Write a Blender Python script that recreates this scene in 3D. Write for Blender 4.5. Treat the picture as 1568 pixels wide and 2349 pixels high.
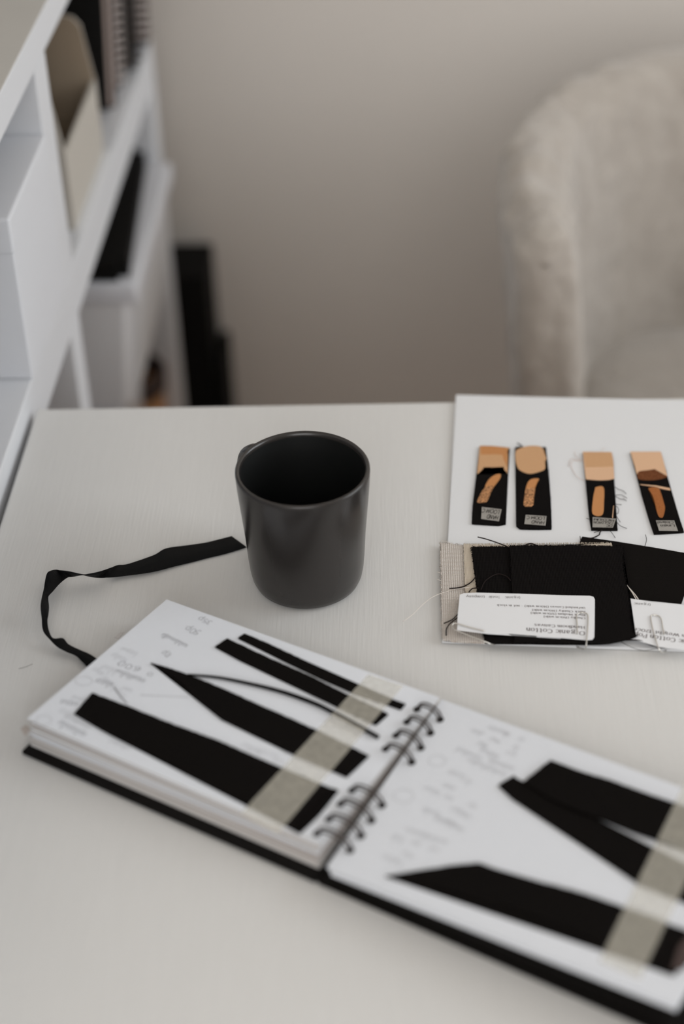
import bpy, bmesh, math, random
from mathutils import Vector, noise
random.seed(7)
for o in list(bpy.data.objects): bpy.data.objects.remove(o)
SC = bpy.context.scene
COL = SC.collection

# ------------------------------------------------------------------ camera
W, H, F = 1568, 2349, 3839.46
CAM = Vector((0, 0, 1.43))
RX = Vector((0.99938573, 0.02532203, -0.02422701))
UP = Vector((0.00455262, 0.59164478, 0.80618591))
DR = Vector((-0.03474805, 0.805801, -0.59116607))
cd = bpy.data.cameras.new('camera'); cam = bpy.data.objects.new('camera', cd); COL.objects.link(cam)
from mathutils import Matrix
m = Matrix((RX, UP, -DR)).transposed().to_4x4(); m.translation = CAM
cam.matrix_world = m
cd.sensor_fit = 'HORIZONTAL'; cd.sensor_width = 24.0; cd.lens = 24.0 * F / W
cd.dof.use_dof = True; cd.dof.focus_distance = 1.085; cd.dof.aperture_fstop = 2.5
cd.clip_start = 0.02
SC.camera = cam

# ------------------------------------------------------------------ light
SC.view_settings.view_transform = 'Standard'; SC.view_settings.look = 'None'
SC.view_settings.gamma = 1; SC.view_settings.use_curve_mapping = False
SC.view_settings.exposure = -0.34
wd = bpy.data.worlds.new('world'); SC.world = wd; wd.use_nodes = True
wd.node_tree.nodes['Background'].inputs[0].default_value = (0.80, 0.88, 1.0, 1)
wd.node_tree.nodes['Background'].inputs[1].default_value = 0.6

def window_light(name, loc, aim, sx, sy, power, col):
    l = bpy.data.lights.new(name, 'AREA'); l.shape = 'RECTANGLE'; l.size = sx; l.size_y = sy
    l.energy = power; l.color = col
    o = bpy.data.objects.new(name, l); COL.objects.link(o); o.location = loc
    o.rotation_euler = (Vector(aim) - Vector(loc)).to_track_quat('-Z', 'Y').to_euler()
    return o
XR, XL, YB, YF, ZC = 1.95, -0.70, 1.95, -1.25, 2.55      # inside faces of the room
window_light('daylight_side_window', (XR + 0.16, 0.92, 1.62), (0, 0.92, 1.25), 1.5, 1.25, 39, (0.94, 0.975, 1.0))
window_light('daylight_rear_window', (0.0, YF - 0.16, 1.72), (0.0, 0, 1.25), 1.5, 1.45, 34, (1.0, 0.985, 0.965))

# ------------------------------------------------------------------ calibration helpers
def ray(px, py): return DR + RX * ((px - W / 2) / F) - UP * ((py - H / 2) / F)
def at(px, py, z=0.75):
    v = ray(px, py); return CAM + v * ((z - CAM.z) / v.z)
class Plane:
    def __init__(s, a, b, c):
        s.p = a.copy(); s.n = (b - a).cross(c - a).normalized()
        if s.n.z < 0: s.n.negate()
    def at(s, px, py, off=0.0):
        v = ray(px, py); p = s.p + s.n * off
        return CAM + v * ((p - CAM).dot(s.n) / v.dot(s.n))
def hplane(z): return Plane(Vector((0, 0, z)), Vector((1, 0, z)), Vector((0, 1, z)))

# ------------------------------------------------------------------ materials
def mat(name, col, rough=0.6, spec=0.5, **k):
    M = bpy.data.materials.new(name); M.use_nodes = True
    N = M.node_tree.nodes; L = M.node_tree.links; b = N['Principled BSDF']
    b.inputs['Base Color'].default_value = (*col, 1); b.inputs['Roughness'].default_value = rough
    b.inputs['Specular IOR Level'].default_value = spec
    if 'metal' in k: b.inputs['Metallic'].default_value = k['metal']
    if 'sheen' in k: b.inputs['Sheen Weight'].default_value = k['sheen']; b.inputs['Sheen Roughness'].default_value = 0.5
    if 'alpha' in k: b.inputs['Alpha'].default_value = k['alpha']
    if 'trans' in k: b.inputs['Transmission Weight'].default_value = k['trans']
    tc = N.new('ShaderNodeTexCoord'); mp = N.new('ShaderNodeMapping'); L.new(tc.outputs['Object'], mp.inputs[0])
    mp.inputs['Scale'].default_value = k.get('scale', (1, 1, 1)); mp.inputs['Rotation'].default_value = (0, 0, k.get('rot', 0))
    if 'noise' in k:      # (noise scale, second colour, strength of bump, distance)
        ns, c2, bs, bd = k['noise']
        t = N.new('ShaderNodeTexNoise'); t.inputs['Scale'].default_value = ns; t.inputs['Detail'].default_value = 5
        L.new(mp.outputs[0], t.inputs[0])
        r = N.new('ShaderNodeValToRGB'); r.color_ramp.elements[0].position = 0.3; r.color_ramp.elements[1].position = 0.7
        r.color_ramp.elements[0].color = (*c2, 1); r.color_ramp.elements[1].color = (*col, 1)
        if k.get('sharp'): r.color_ramp.elements[0].position = 0.44; r.color_ramp.elements[1].position = 0.54
        L.new(t.outputs[0], r.inputs[0]); L.new(r.outputs[0], b.inputs['Base Color'])
        if bs:
            u = N.new('ShaderNodeBump'); u.inputs['Strength'].default_value = bs; u.inputs['Distance'].default_value = bd
            L.new(t.outputs[0], u.inputs['Height']); L.new(u.outputs[0], b.inputs['Normal'])
    if 'weave' in k:      # (threads per metre, second colour, bump)
        th, c2, bs = k['weave']
        w = []
        for ax in ('X', 'Y'):
            t = N.new('ShaderNodeTexWave'); t.wave_type = 'BANDS'; t.bands_direction = ax
            t.inputs['Scale'].default_value = th / 3.183; t.inputs['Distortion'].default_value = 0.6
            t.inputs['Detail'].default_value = 1; t.inputs['Detail Scale'].default_value = 0.3
            L.new(mp.outputs[0], t.inputs[0]); w.append(t)
        x = N.new('ShaderNodeMath'); x.operation = 'MULTIPLY'; L.new(w[0].outputs[1], x.inputs[0]); L.new(w[1].outputs[1], x.inputs[1])
        r = N.new('ShaderNodeValToRGB'); r.color_ramp.elements[0].color = (*c2, 1); r.color_ramp.elements[1].color = (*col, 1)
        r.color_ramp.elements[1].position = 0.45
        L.new(x.outputs[0], r.inputs[0]); L.new(r.outputs[0], b.inputs['Base Color'])
        u = N.new('ShaderNodeBump'); u.inputs['Strength'].default_value = bs; u.inputs['Distance'].default_value = 0.0006
        L.new(x.outputs[0], u.inputs['Height']); L.new(u.outputs[0], b.inputs['Normal'])
    return M
M = {}
M['wall'] = mat('wall_paint', (0.745, 0.70, 0.65), 0.85, 0.2, noise=(3, (0.735, 0.69, 0.64), 0.05, 0.001))
M['ceiling'] = mat('ceiling_paint', (0.75, 0.73, 0.70), 0.9, 0.2)
M['floor'] = mat('floor_boards', (0.62, 0.47, 0.36), 0.5, 0.4, scale=(1, 9, 1), noise=(3, (0.54, 0.39, 0.29), 0.1, 0.001))
M['table'] = mat('white_painted_tabletop', (0.70, 0.695, 0.68), 0.42, 0.35, scale=(520, 22, 30), noise=(1.4, (0.68, 0.675, 0.66), 0.22, 0.0008))
M['white'] = mat('white_shelf_board', (0.71, 0.725, 0.755), 0.5, 0.4)
M['greige'] = mat('grey_beige_top', (0.46, 0.45, 0.425), 0.6, 0.3, noise=(6, (0.42, 0.41, 0.39), 0, 0))  # upper face of the top panel, darker and greyer than the white boards
M['box'] = mat('white_box_card', (0.71, 0.725, 0.76), 0.55, 0.35)
M['bin'] = mat('frosted_plastic', (0.84, 0.85, 0.87), 0.35, 0.5, alpha=0.98, noise=(7, (0.76, 0.76, 0.78), 0.1, 0.002))
M['bin_lid'] = mat('frosted_plastic_lid', (0.70, 0.71, 0.75), 0.35, 0.5)
M['cream'] = mat('cream_card', (0.54, 0.51, 0.46), 0.6, 0.3)
M['inner_shade'] = mat('file_inside_shade', (0.36, 0.29, 0.215), 0.7, 0.2)  # darker brown than the outside: the file's inner shade put into its colour
M['black'] = mat('black_matte', (0.007, 0.0065, 0.006), 0.65, 0.1)
M['paper_edge'] = mat('page_edges', (0.40, 0.33, 0.30), 0.8, 0.2, scale=(1, 250, 1), noise=(2, (0.25, 0.19, 0.17), 0, 0))
M['wire'] = mat('dark_wire', (0.05, 0.04, 0.036), 0.35, 0.5, metal=0.6)
M['pinkwhite'] = mat('pale_wire', (0.55, 0.50, 0.48), 0.4, 0.5)
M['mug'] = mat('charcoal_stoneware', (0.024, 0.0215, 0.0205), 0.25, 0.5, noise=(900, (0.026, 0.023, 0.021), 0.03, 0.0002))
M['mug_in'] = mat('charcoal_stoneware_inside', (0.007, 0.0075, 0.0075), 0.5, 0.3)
M['page'] = mat('white_paper', (0.73, 0.755, 0.80), 0.8, 0.2, noise=(600, (0.72, 0.745, 0.79), 0.05, 0.0002))
M['page2'] = mat('off_white_paper', (0.62, 0.60, 0.585), 0.85, 0.2)
M['page3'] = mat('beige_paper', (0.48, 0.43, 0.40), 0.85, 0.2)
M['card'] = mat('white_mount_card', (0.76, 0.77, 0.785), 0.7, 0.25, noise=(500, (0.75, 0.76, 0.775), 0.08, 0.0003))
M['cover'] = mat('black_cover_board', (0.007, 0.006, 0.0055), 0.6, 0.12)
M['ribbon'] = mat('black_grosgrain_ribbon', (0.006, 0.006, 0.0065), 0.7, 0.12, weave=(1500, (0.005, 0.005, 0.005), 0.3))
M['felt'] = mat('black_cloth', (0.0080, 0.0068, 0.0060), 0.9, 0.03, weave=(1400, (0.006, 0.0052, 0.005), 0.3))
M['canvas_b'] = mat('black_canvas', (0.014, 0.012, 0.0115), 0.95, 0.03, weave=(1050, (0.0045, 0.004, 0.0038), 0.8))
M['smooth_b'] = mat('black_poplin', (0.010, 0.0085, 0.0075), 0.9, 0.03, weave=(1900, (0.007, 0.006, 0.0055), 0.3))
M['ivory'] = mat('ivory_canvas', (0.80, 0.755, 0.71), 0.95, 0.1, weave=(720, (0.50, 0.44, 0.39), 0.9))
M['cream_c'] = mat('cream_canvas', (0.74, 0.66, 0.55), 0.95, 0.1, weave=(1150, (0.50, 0.42, 0.33), 0.6))
M['thread_b'] = mat('black_thread', (0.02, 0.014, 0.013), 0.9, 0.1)
M['thread_w'] = mat('ivory_thread', (0.74, 0.68, 0.62), 0.9, 0.1)
M['thread_p'] = mat('pink_thread', (0.70, 0.56, 0.50), 0.9, 0.1)
M['tan'] = mat('bleached_tan', (0.74, 0.47, 0.27), 0.95, 0.1, weave=(1100, (0.58, 0.32, 0.16), 0.5))
M['tan_or'] = mat('bleached_orange', (0.70, 0.35, 0.15), 0.95, 0.1, weave=(1100, (0.50, 0.21, 0.075), 0.5))
M['pale_tan'] = mat('pale_tan', (0.76, 0.50, 0.33), 0.95, 0.1, weave=(1900, (0.70, 0.44, 0.27), 0.2))
M['brown'] = mat('bleached_brown', (0.20, 0.075, 0.03), 0.95, 0.1, noise=(900, (0.11, 0.035, 0.013), 0.1, 0.0002))
M['rust'] = mat('bleached_rust', (0.42, 0.16, 0.055), 0.95, 0.1, noise=(1500, (0.30, 0.10, 0.03), 0.1, 0.0002))
M['speck'] = mat('bleached_speckle', (0.74, 0.37, 0.17), 0.95, 0.1, noise=(1700, (0.014, 0.011, 0.010), 0.3, 0.0004), sharp=True)
M['tape_l'] = mat('grey_label_tape', (0.36, 0.34, 0.31), 0.8, 0.2, noise=(1400, (0.30, 0.285, 0.26), 0.2, 0.0003))
M['masking'] = mat('masking_tape', (0.93, 0.88, 0.75), 0.7, 0.2, alpha=0.36, noise=(300, (0.72, 0.69, 0.60), 0.25, 0.0004))
M['label'] = mat('glossy_label_paper', (0.80, 0.81, 0.83), 0.38, 0.4)
M['ink'] = mat('grey_ink', (0.10, 0.075, 0.075), 0.8, 0.1)
M['ink2'] = mat('pale_ink', (0.28, 0.27, 0.27), 0.8, 0.1)
M['pen'] = mat('black_pen', (0.02, 0.017, 0.016), 0.8, 0.1)
M['graphite'] = mat('pencil', (0.24, 0.24, 0.26), 0.8, 0.1)
M['graphite2'] = mat('faint_pencil', (0.56, 0.57, 0.60), 0.8, 0.1)
M['steel'] = mat('clip_wire', (0.72, 0.70, 0.66), 0.28, 0.5, metal=0.9)
M['boucle'] = mat('cream_boucle', (0.46, 0.42, 0.375), 0.95, 0.1, sheen=0.5, noise=(55, (0.40, 0.36, 0.32), 0.8, 0.006))
M['wood'] = mat('oak_leg', (0.35, 0.22, 0.13), 0.5, 0.4, scale=(1, 1, 0.1), noise=(30, (0.25, 0.15, 0.08), 0, 0))
M['leather'] = mat('tan_leather', (0.50, 0.26, 0.11), 0.55, 0.4, noise=(20, (0.40, 0.19, 0.075), 0.2, 0.002))
M['greybrown'] = mat('grey_brown_felt', (0.075, 0.055, 0.05), 0.9, 0.1)
M['frame'] = mat('white_window_frame', (0.7, 0.7, 0.7), 0.4, 0.4)
g = bpy.data.materials.new('window_glass'); g.use_nodes = True; n = g.node_tree.nodes; n.clear()
a = n.new('ShaderNodeBsdfTransparent'); b_ = n.new('ShaderNodeBsdfGlossy'); b_.inputs['Roughness'].default_value = 0.02
x = n.new('ShaderNodeMixShader'); x.inputs[0].default_value = 0.05; o_ = n.new('ShaderNodeOutputMaterial')
g.node_tree.links.new(a.outputs[0], x.inputs[1]); g.node_tree.links.new(b_.outputs[0], x.inputs[2]); g.node_tree.links.new(x.outputs[0], o_.inputs[0])
M['glass'] = g

# ------------------------------------------------------------------ object helpers
ORI = {}
def thing(name, label, cat, loc=(0, 0, 0), group=None):
    o = bpy.data.objects.new(name, None); COL.objects.link(o); o.empty_display_size = 0.05
    o.location = loc; o['label'] = label; o['category'] = cat
    if group: o['group'] = group
    ORI[o.name] = Vector(loc); return o
def obj(name, bm, mats, parent=None, label=None, smooth=False, origin=None):
    """bm holds world coordinates; the object's origin is its parent's, or `origin`, or its lowest centre"""
    if parent is not None: org = ORI[parent.name]
    elif origin is not None: org = Vector(origin)
    else:
        xs = [v.co for v in bm.verts]
        org = Vector((sum(v.x for v in xs) / len(xs), sum(v.y for v in xs) / len(xs), min(v.z for v in xs)))
    for v in bm.verts: v.co -= org
    bmesh.ops.recalc_face_normals(bm, faces=bm.faces)
    if smooth:
        for f in bm.faces: f.smooth = True
    me = bpy.data.meshes.new(name); bm.to_mesh(me); bm.free()
    for q in (mats if isinstance(mats, (list, tuple)) else [mats]): me.materials.append(M[q])
    o = bpy.data.objects.new(name, me); COL.objects.link(o)
    ORI[o.name] = org
    if parent is not None: o.parent = parent
    else: o.location = org
    if label: o['label'] = label
    return o
def tag(o, label, cat, group=None):
    o['label'] = label; o['category'] = cat
    if group: o['group'] = group
    return o
def struct(name, bm, mt, parent=None):
    o = obj(name, bm, mt, parent, origin=(0, 0, 0) if parent is None else None)
    if parent is None: o['kind'] = 'structure'
    return o
def box(bm, x0, x1, y0, y1, z0, z1, bev=0.0, mi=0, segs=2):
    r = bmesh.ops.create_cube(bm, size=1)
    for v in r['verts']:
        v.co = Vector((x0 + (v.co.x + .5) * (x1 - x0), y0 + (v.co.y + .5) * (y1 - y0), z0 + (v.co.z + .5) * (z1 - z0)))
    fs = set(f for v in r['verts'] for f in v.link_faces)
    for f in fs: f.material_index = mi
    if bev > 0:
        es = list(set(e for v in r['verts'] for e in v.link_edges))
        bmesh.ops.bevel(bm, geom=es, offset=bev, segments=segs, affect='EDGES', profile=0.5)
def B(*a, **k):
    bm = bmesh.new(); box(bm, *a, **k); return bm
def tube(bm, pts, rad, n=6, mi=0, taper=None):
    pts = [Vector(p) for p in pts]; rings = []
    for i, p in enumerate(pts):
        t = (pts[min(i + 1, len(pts) - 1)] - pts[max(i - 1, 0)]).normalized()
        a = t.cross(Vector((0, 0, 1)));
        if a.length < 1e-3: a = t.cross(Vector((1, 0, 0)))
        a.normalize(); b = t.cross(a).normalized()
        r = rad * (taper(i / (len(pts) - 1)) if taper else 1)
        rings.append([bm.verts.new(p + a * r * math.cos(2 * math.pi * k / n) + b * r * math.sin(2 * math.pi * k / n)) for k in range(n)])
    for i in range(len(rings) - 1):
        for k in range(n):
            f = bm.faces.new((rings[i][k], rings[i][(k + 1) % n], rings[i + 1][(k + 1) % n], rings[i + 1][k])); f.material_index = mi; f.smooth = True
    for q in (rings[0][::-1], rings[-1]):
        f = bm.faces.new(q); f.material_index = mi
def cyl(bm, x, y, z0, z1, r0, r1, n=32, mi=0):
    tube(bm, [(x, y, z0), (x, y, z1)], 1, n, mi, None) if False else None
    a = [bm.verts.new((x + r0 * math.cos(2 * math.pi * k / n), y + r0 * math.sin(2 * math.pi * k / n), z0)) for k in range(n)]
    b = [bm.verts.new((x + r1 * math.cos(2 * math.pi * k / n), y + r1 * math.sin(2 * math.pi * k / n), z1)) for k in range(n)]
    for k in range(n): bm.faces.new((a[k], a[(k + 1) % n], b[(k + 1) % n], b[k])).material_index = mi
    bm.faces.new(a[::-1]).material_index = mi; bm.faces.new(b).material_index = mi
def lathe(bm, cx, cy, prof, n=96, mis=None):
    rings = []
    for r, z in prof:
        if r < 1e-6: rings.append([bm.verts.new((cx, cy, z))])
        else: rings.append([bm.verts.new((cx + r * math.cos(2 * math.pi * k / n), cy + r * math.sin(2 * math.pi * k / n), z)) for k in range(n)])
    for i in range(len(rings) - 1):
        a, b = rings[i], rings[i + 1]
        for k in range(n):
            k2 = (k + 1) % n
            if len(a) == 1: vs = (a[0], b[k2], b[k])
            elif len(b) == 1: vs = (a[k], a[k2], b[0])
            else: vs = (a[k], a[k2], b[k2], b[k])
            f = bm.faces.new(vs); f.smooth = True
            if mis: f.material_index = mis[i]
def crom(pts, n=6):
    """Catmull-Rom through pts (any vectors)"""
    P = [Vector(p) for p in pts]
    if len(P) < 3: return P
    out = []
    for i in range(len(P) - 1):
        p0 = P[max(i - 1, 0)]; p1 = P[i]; p2 = P[i + 1]; p3 = P[min(i + 2, len(P) - 1)]
        for k in range(n):
            t = k / n
            out.append(0.5 * ((2 * p1) + (p2 - p0) * t + (2 * p0 - 5 * p1 + 4 * p2 - p3) * t * t + (3 * p1 - p0 - 3 * p2 + p3) * t ** 3))
    out.append(P[-1]); return out
def dens(pts, step, jit, seed=0):
    """cut a closed outline into short steps and fray it sideways"""
    rnd = random.Random(seed); out = []
    for i, p in enumerate(pts):
        q = pts[(i + 1) % len(pts)]; d = q - p; n = max(1, int(d.length / step))
        s = Vector((-d.y, d.x, 0)); s = s.normalized() if s.length > 0 else s
        for k in range(n):
            v = p + d * (k / n)
            out.append(v + s * (jit * rnd.uniform(-1, 1) if k else 0))
    return out
def slab(bm, pts, nrm, th, mi=0):
    """closed outline (top) extruded down by th"""
    t = [bm.verts.new(p) for p in pts]; ft = bm.faces.new(t); ft.material_index = mi
    if th > 0:
        b = [bm.verts.new(p - nrm * th) for p in pts]; f2 = bm.faces.new(b[::-1]); f2.material_index = mi
        for i in range(len(t)):
            j = (i + 1) % len(t); f = bm.faces.new((t[j], t[i], b[i], b[j])); f.material_index = mi
        bmesh.ops.triangulate(bm, faces=[ft, f2], ngon_method='EAR_CLIP')
    else: bmesh.ops.triangulate(bm, faces=[ft], ngon_method='EAR_CLIP')
def cutout(pxs, plane, off, th, fray=0.0, step=0.0012, seed=1, bm=None, mi=0):
    bm = bm or bmesh.new()
    pts = [plane.at(x, y, off) for x, y in pxs]
    if fray: pts = dens(pts, step, fray, seed)
    slab(bm, pts, plane.n, th, mi); return bm
def fibres(bm, pxs, plane, off, length, dens_, rad, seed, mi=0):
    """short broken yarn ends standing out along a cut edge given as a pixel polyline"""
    rnd = random.Random(seed)
    P = [plane.at(x, y, off) for x, y in pxs]
    for i in range(len(P) - 1):
        d = P[i + 1] - P[i]; n = int(d.length / dens_)
        s = Vector((d.y, -d.x, 0)).normalized()
        for k in range(n):
            a = P[i] + d * ((k + rnd.random()) / n)
            l = length * rnd.uniform(0.3, 1.2)
            b = a + s * l * 0.5 + d.normalized() * rnd.uniform(-.3, .3) * l; c = a + s * l + d.normalized() * rnd.uniform(-.8, .8) * l
            tube(bm, [a - s * 0.0006, b, c], rad, 4, mi)
def Z(sc, ox, oy, s): return [(ox + float(a) / sc, oy + float(b) / sc) for a, b in (p.split(',') for p in s.split())]

# ------------------------------------------------------------------ lettering: pen strokes on a 5-unit x-height
GL = {
'a': "s.6,4.2 1.8,5 3,4.3 3.2,3 3.2,1 3.9,.1|s3.2,3 1.2,2.7 .3,1.4 1.2,.1 2.4,.3 3.2,1.2",
'b': "l.5,7.5 .5,0|s.5,3.8 1.8,5 3.3,4.4 3.8,2.5 3.2,.6 1.8,0 .5,1",
'c': "s3.6,4.2 2,5 .6,4.2 .1,2.5 .6,.8 2,0 3.6,.9",
'd': "l3.5,7.5 3.5,0|s3.5,3.9 2.2,5 .7,4.4 .1,2.5 .7,.6 2.1,0 3.5,1",
'e': "s.3,2.6 3.7,2.8 3.3,4.4 2,5 .6,4.2 .1,2.5 .6,.8 2.1,0 3.6,.8",
'f': "s3.4,7.2 2.4,7.6 1.5,6.6 1.4,5 1.4,2|l1.4,2 1.4,0|l.3,5 3,5",
'g': "s3.3,4.2 1.9,5 .6,4.3 .5,3 1.9,2 3.2,3 3.3,4.2|s1,2.3 .6,1.4 2.6,.8 3.7,-.3 2.8,-1.8 1,-2 .1,-1 1,.2|l3.2,4.6 4.3,4.9",
'h': "l.6,7.5 .6,0|s.6,3.7 2,5 3.2,4.4 3.5,3|l3.5,3 3.5,0",
'i': "l.8,5 .8,0|l.8,7 .8,6.4", 'j': "s1.2,5 1.2,-.5 .6,-1.8 -.3,-2|l1.2,7 1.2,6.4",
'k': "l.6,7.5 .6,0|l3.4,5 .7,2.2|l1.7,3.1 3.8,0", 'l': "l.8,7.5 .8,0",
'm': "l.6,5 .6,0|s.6,3.8 1.8,5 2.9,4.4 3.1,3|l3.1,3 3.1,0|s3.1,3.8 4.3,5 5.4,4.4 5.6,3|l5.6,3 5.6,0",
'n': "l.6,5 .6,0|s.6,3.7 2,5 3.2,4.4 3.5,3|l3.5,3 3.5,0",
'o': "s2,5 .6,4.3 .1,2.5 .6,.7 2,0 3.4,.7 3.9,2.5 3.4,4.3 2,5",
'p': "l.6,5 .6,-2.4|s.6,3.9 2,5 3.4,4.3 3.9,2.5 3.4,.7 2,0 .6,1.1",
'q': "l3.5,5 3.5,-2.4|s3.5,3.9 2.1,5 .6,4.3 .1,2.5 .6,.7 2.1,0 3.5,1.1",
'r': "l.6,5 .6,0|s.6,3.4 1.6,4.8 2.9,4.7", 's': "s3,4.3 1.7,5 .5,4.1 .9,3 2.5,2.2 3.1,1.2 1.8,0 .3,.8",
't': "l1.2,6.6 1.2,1.2|s1.2,1.2 1.7,.1 3,.5|l.1,5 2.7,5", 'u': "l.6,5 .6,1.6|s.6,1.6 1.3,.1 2.6,.2 3.5,1.4|l3.5,5 3.5,0",
'v': "l.1,5 2,0|l2,0 3.9,5", 'w': "l.1,5 1.6,0|l1.6,0 3,4.6|l3,4.6 4.4,0|l4.4,0 5.9,5", 'x': "l.2,5 3.6,0|l3.6,5 .2,0",
'y': "l.1,5 2,0|s3.9,5 2,0 1.1,-1.9 .1,-2", 'z': "l.3,5 3.5,5|l3.5,5 .2,0|l.2,0 3.6,0",
'A': "l0,0 2.5,7|l2.5,7 5,0|l.9,2.5 4.1,2.5", 'B': "l.5,0 .5,7|s.5,7 3,6.8 3.6,5.4 2.8,3.9 .5,3.7|s.5,3.7 3.4,3.4 4.2,1.9 3.2,.2 .5,0",
'C': "s4.8,5.8 2.9,7 .9,6 .1,3.5 .9,1 2.9,0 4.8,1.2", 'D': "l.6,0 .6,7|s.6,7 3.4,6.6 4.9,3.5 3.4,.4 .6,0",
'E': "l.6,0 .6,7|l.6,7 4,7|l.6,3.6 3.2,3.6|l.6,0 4.1,0", 'H': "l.6,0 .6,7|l4.6,0 4.6,7|l.6,3.6 4.6,3.6", 'I': "l.6,0 .6,7",
'L': "l.6,7 .6,0|l.6,0 3.8,0", 'M': "l.6,0 .6,7|l.6,7 3.1,1.5|l3.1,1.5 5.6,7|l5.6,7 5.6,0", 'N': "l.6,0 .6,7|l.6,7 4.6,0|l4.6,0 4.6,7",
'O': "s2.9,7 .9,6 .1,3.5 .9,1 2.9,0 4.9,1 5.7,3.5 4.9,6 2.9,7", 'P': "l.6,0 .6,7|s.6,7 3.4,6.8 4.2,5.3 3.3,3.7 .6,3.4",
'R': "l.6,0 .6,7|s.6,7 3.4,6.8 4.2,5.3 3.3,3.8 .6,3.5|l2.4,3.5 4.6,0", 'S': "s3.8,6 2.2,7 .6,5.8 1.2,4.2 3.2,3 4,1.6 2.4,0 .4,1",
'T': "l0,7 5,7|l2.5,7 2.5,0", 'U': "l.6,7 .6,2|s.6,2 1.6,.2 3.4,.2 4.4,2|l4.4,2 4.4,7", 'W': "l0,7 1.9,0|l1.9,0 3.6,6|l3.6,6 5.3,0|l5.3,0 7.2,7",
'0': "s2,6.8 .5,5.6 .1,3.4 .5,1.2 2,0 3.5,1.2 3.9,3.4 3.5,5.6 2,6.8", '1': "l.4,5.6 1.6,6.8|l1.6,6.8 1.6,0", '2': "s.4,5.4 1.8,6.8 3.4,5.6 2.8,3.4 .3,0|l.3,0 3.8,0",
'3': "s.4,6 1.8,6.8 3.2,5.6 1.8,3.7 3.5,2.2 2.2,.1 .2,.8", '4': "l2.8,0 2.8,6.8|l2.8,6.8 .1,2|l.1,2 3.9,2", '5': "l3.4,6.8 .8,6.8|l.8,6.8 .6,4|s.6,4 2.4,4.3 3.6,2.4 2.2,.1 .3,.7",
'6': "s3.2,6.6 1.2,5.2 .2,2.4 1,.3 2.6,.1 3.7,1.8 2.6,3.6 .7,2.9", '(': "s1.8,7.8 .5,5.4 .5,1.4 1.8,-1.2", ')': "s.2,7.8 1.5,5.4 1.5,1.4 .2,-1.2",
'-': "l.3,2.4 3,2.4", '.': "l.5,.5 .5,0", '/': "l0,0 3,7"}
def glyph(ch):
    out = []
    for s in GL[ch].split('|'):
        pts = [tuple(float(c) for c in p.split(',')) for p in s[1:].split()]
        P = [Vector((a, b, 0)) for a, b in pts]
        out.append((s[0], crom(P, 5) if s[0] == 's' else P))
    return out
def stroke2d(bm, pts, frame, wv, wh, mi):
    """pen stroke: wide where it runs vertically, thin where it runs sideways"""
    O, X, Y = frame; L = []; R_ = []
    for i, p in enumerate(pts):
        t = pts[min(i + 1, len(pts) - 1)] - pts[max(i - 1, 0)]
        if t.length < 1e-9: t = Vector((1, 0, 0))
        t.normalize(); n = Vector((-t.y, t.x, 0)); w = (wh + (wv - wh) * abs(t.y)) / 2
        a = p + n * w; b = p - n * w
        L.append(bm.verts.new(O + X * a.x + Y * a.y)); R_.append(bm.verts.new(O + X * b.x + Y * b.y))
    for i in range(len(L) - 1):
        f = bm.faces.new((L[i], R_[i], R_[i + 1], L[i + 1])); f.material_index = mi
def write(bm, text, start, end, cap, nrm, mi, style='serif', off=0.0001, seed=0):
    """text from `start` to `end` (baseline ends, world points); capital height `cap` in metres"""
    if not text: return
    rnd = random.Random(seed)
    adv = []; x = 0
    for ch in text:
        if ch == ' ': x += 3; adv.append(None); continue
        gl = glyph(ch); w = max(p.x for k, s in gl for p in s); adv.append((x, gl)); x += w + (1.35 if style == 'serif' else 1.1)
    X = (end - start) / x; yv = nrm.cross(X).normalized(); Y = yv * (cap / 7)
    for a in adv:
        if a is None: continue
        x0, gl = a; jy = rnd.uniform(-.5, .5) if style != 'serif' else 0; sl = 0.12 if style != 'serif' else 0
        jr = rnd.uniform(-.12, .12) if style != 'serif' else 0
        fr = (start + nrm * off + X * x0, X, Y)
        for kind, pts in gl:
            q = [Vector((p.x + p.y * (sl + jr), p.y + jy, 0)) for p in pts]
            if style == 'serif':
                stroke2d(bm, q, fr, 1.0, 0.42, mi)
                if kind == 'l' and len(q) == 2 and abs(q[0].x - q[1].x) < .6 and abs(q[0].y - q[1].y) > 2:
                    for e in q: stroke2d(bm, [e + Vector((-.9, 0, 0)), e + Vector((.9, 0, 0))], fr, .4, .4, mi)
            else:
                wd_ = {'pen': 1.0, 'pencil': .42}[style]; stroke2d(bm, q, fr, wd_, wd_, mi)
def scribble(bm, start, end, h, nrm, mi, seed, off=0.0001, w=0.00022):
    """an illegible pencilled word: joined loops along the line"""
    rnd = random.Random(seed); X = end - start; ln = X.length; X = X.normalized(); Y = nrm.cross(X).normalized()
    n = max(2, int(ln / (h * 0.55))); pts = []
    for i in range(n):
        x0 = ln * i / n; t = rnd.choice([1, 1, 1, 1.7, .8]) * h
        pts += [Vector((x0, 0, 0)), Vector((x0 + ln / n * .55, t * .9, 0)), Vector((x0 + ln / n * rnd.uniform(.1, .6), t * rnd.uniform(.7, 1), 0)), Vector((x0 + ln / n * .6, rnd.uniform(-.2, .2) * h, 0))]
    stroke2d(bm, crom(pts, 5), (start + nrm * off, X, Y), w, w, mi)

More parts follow.
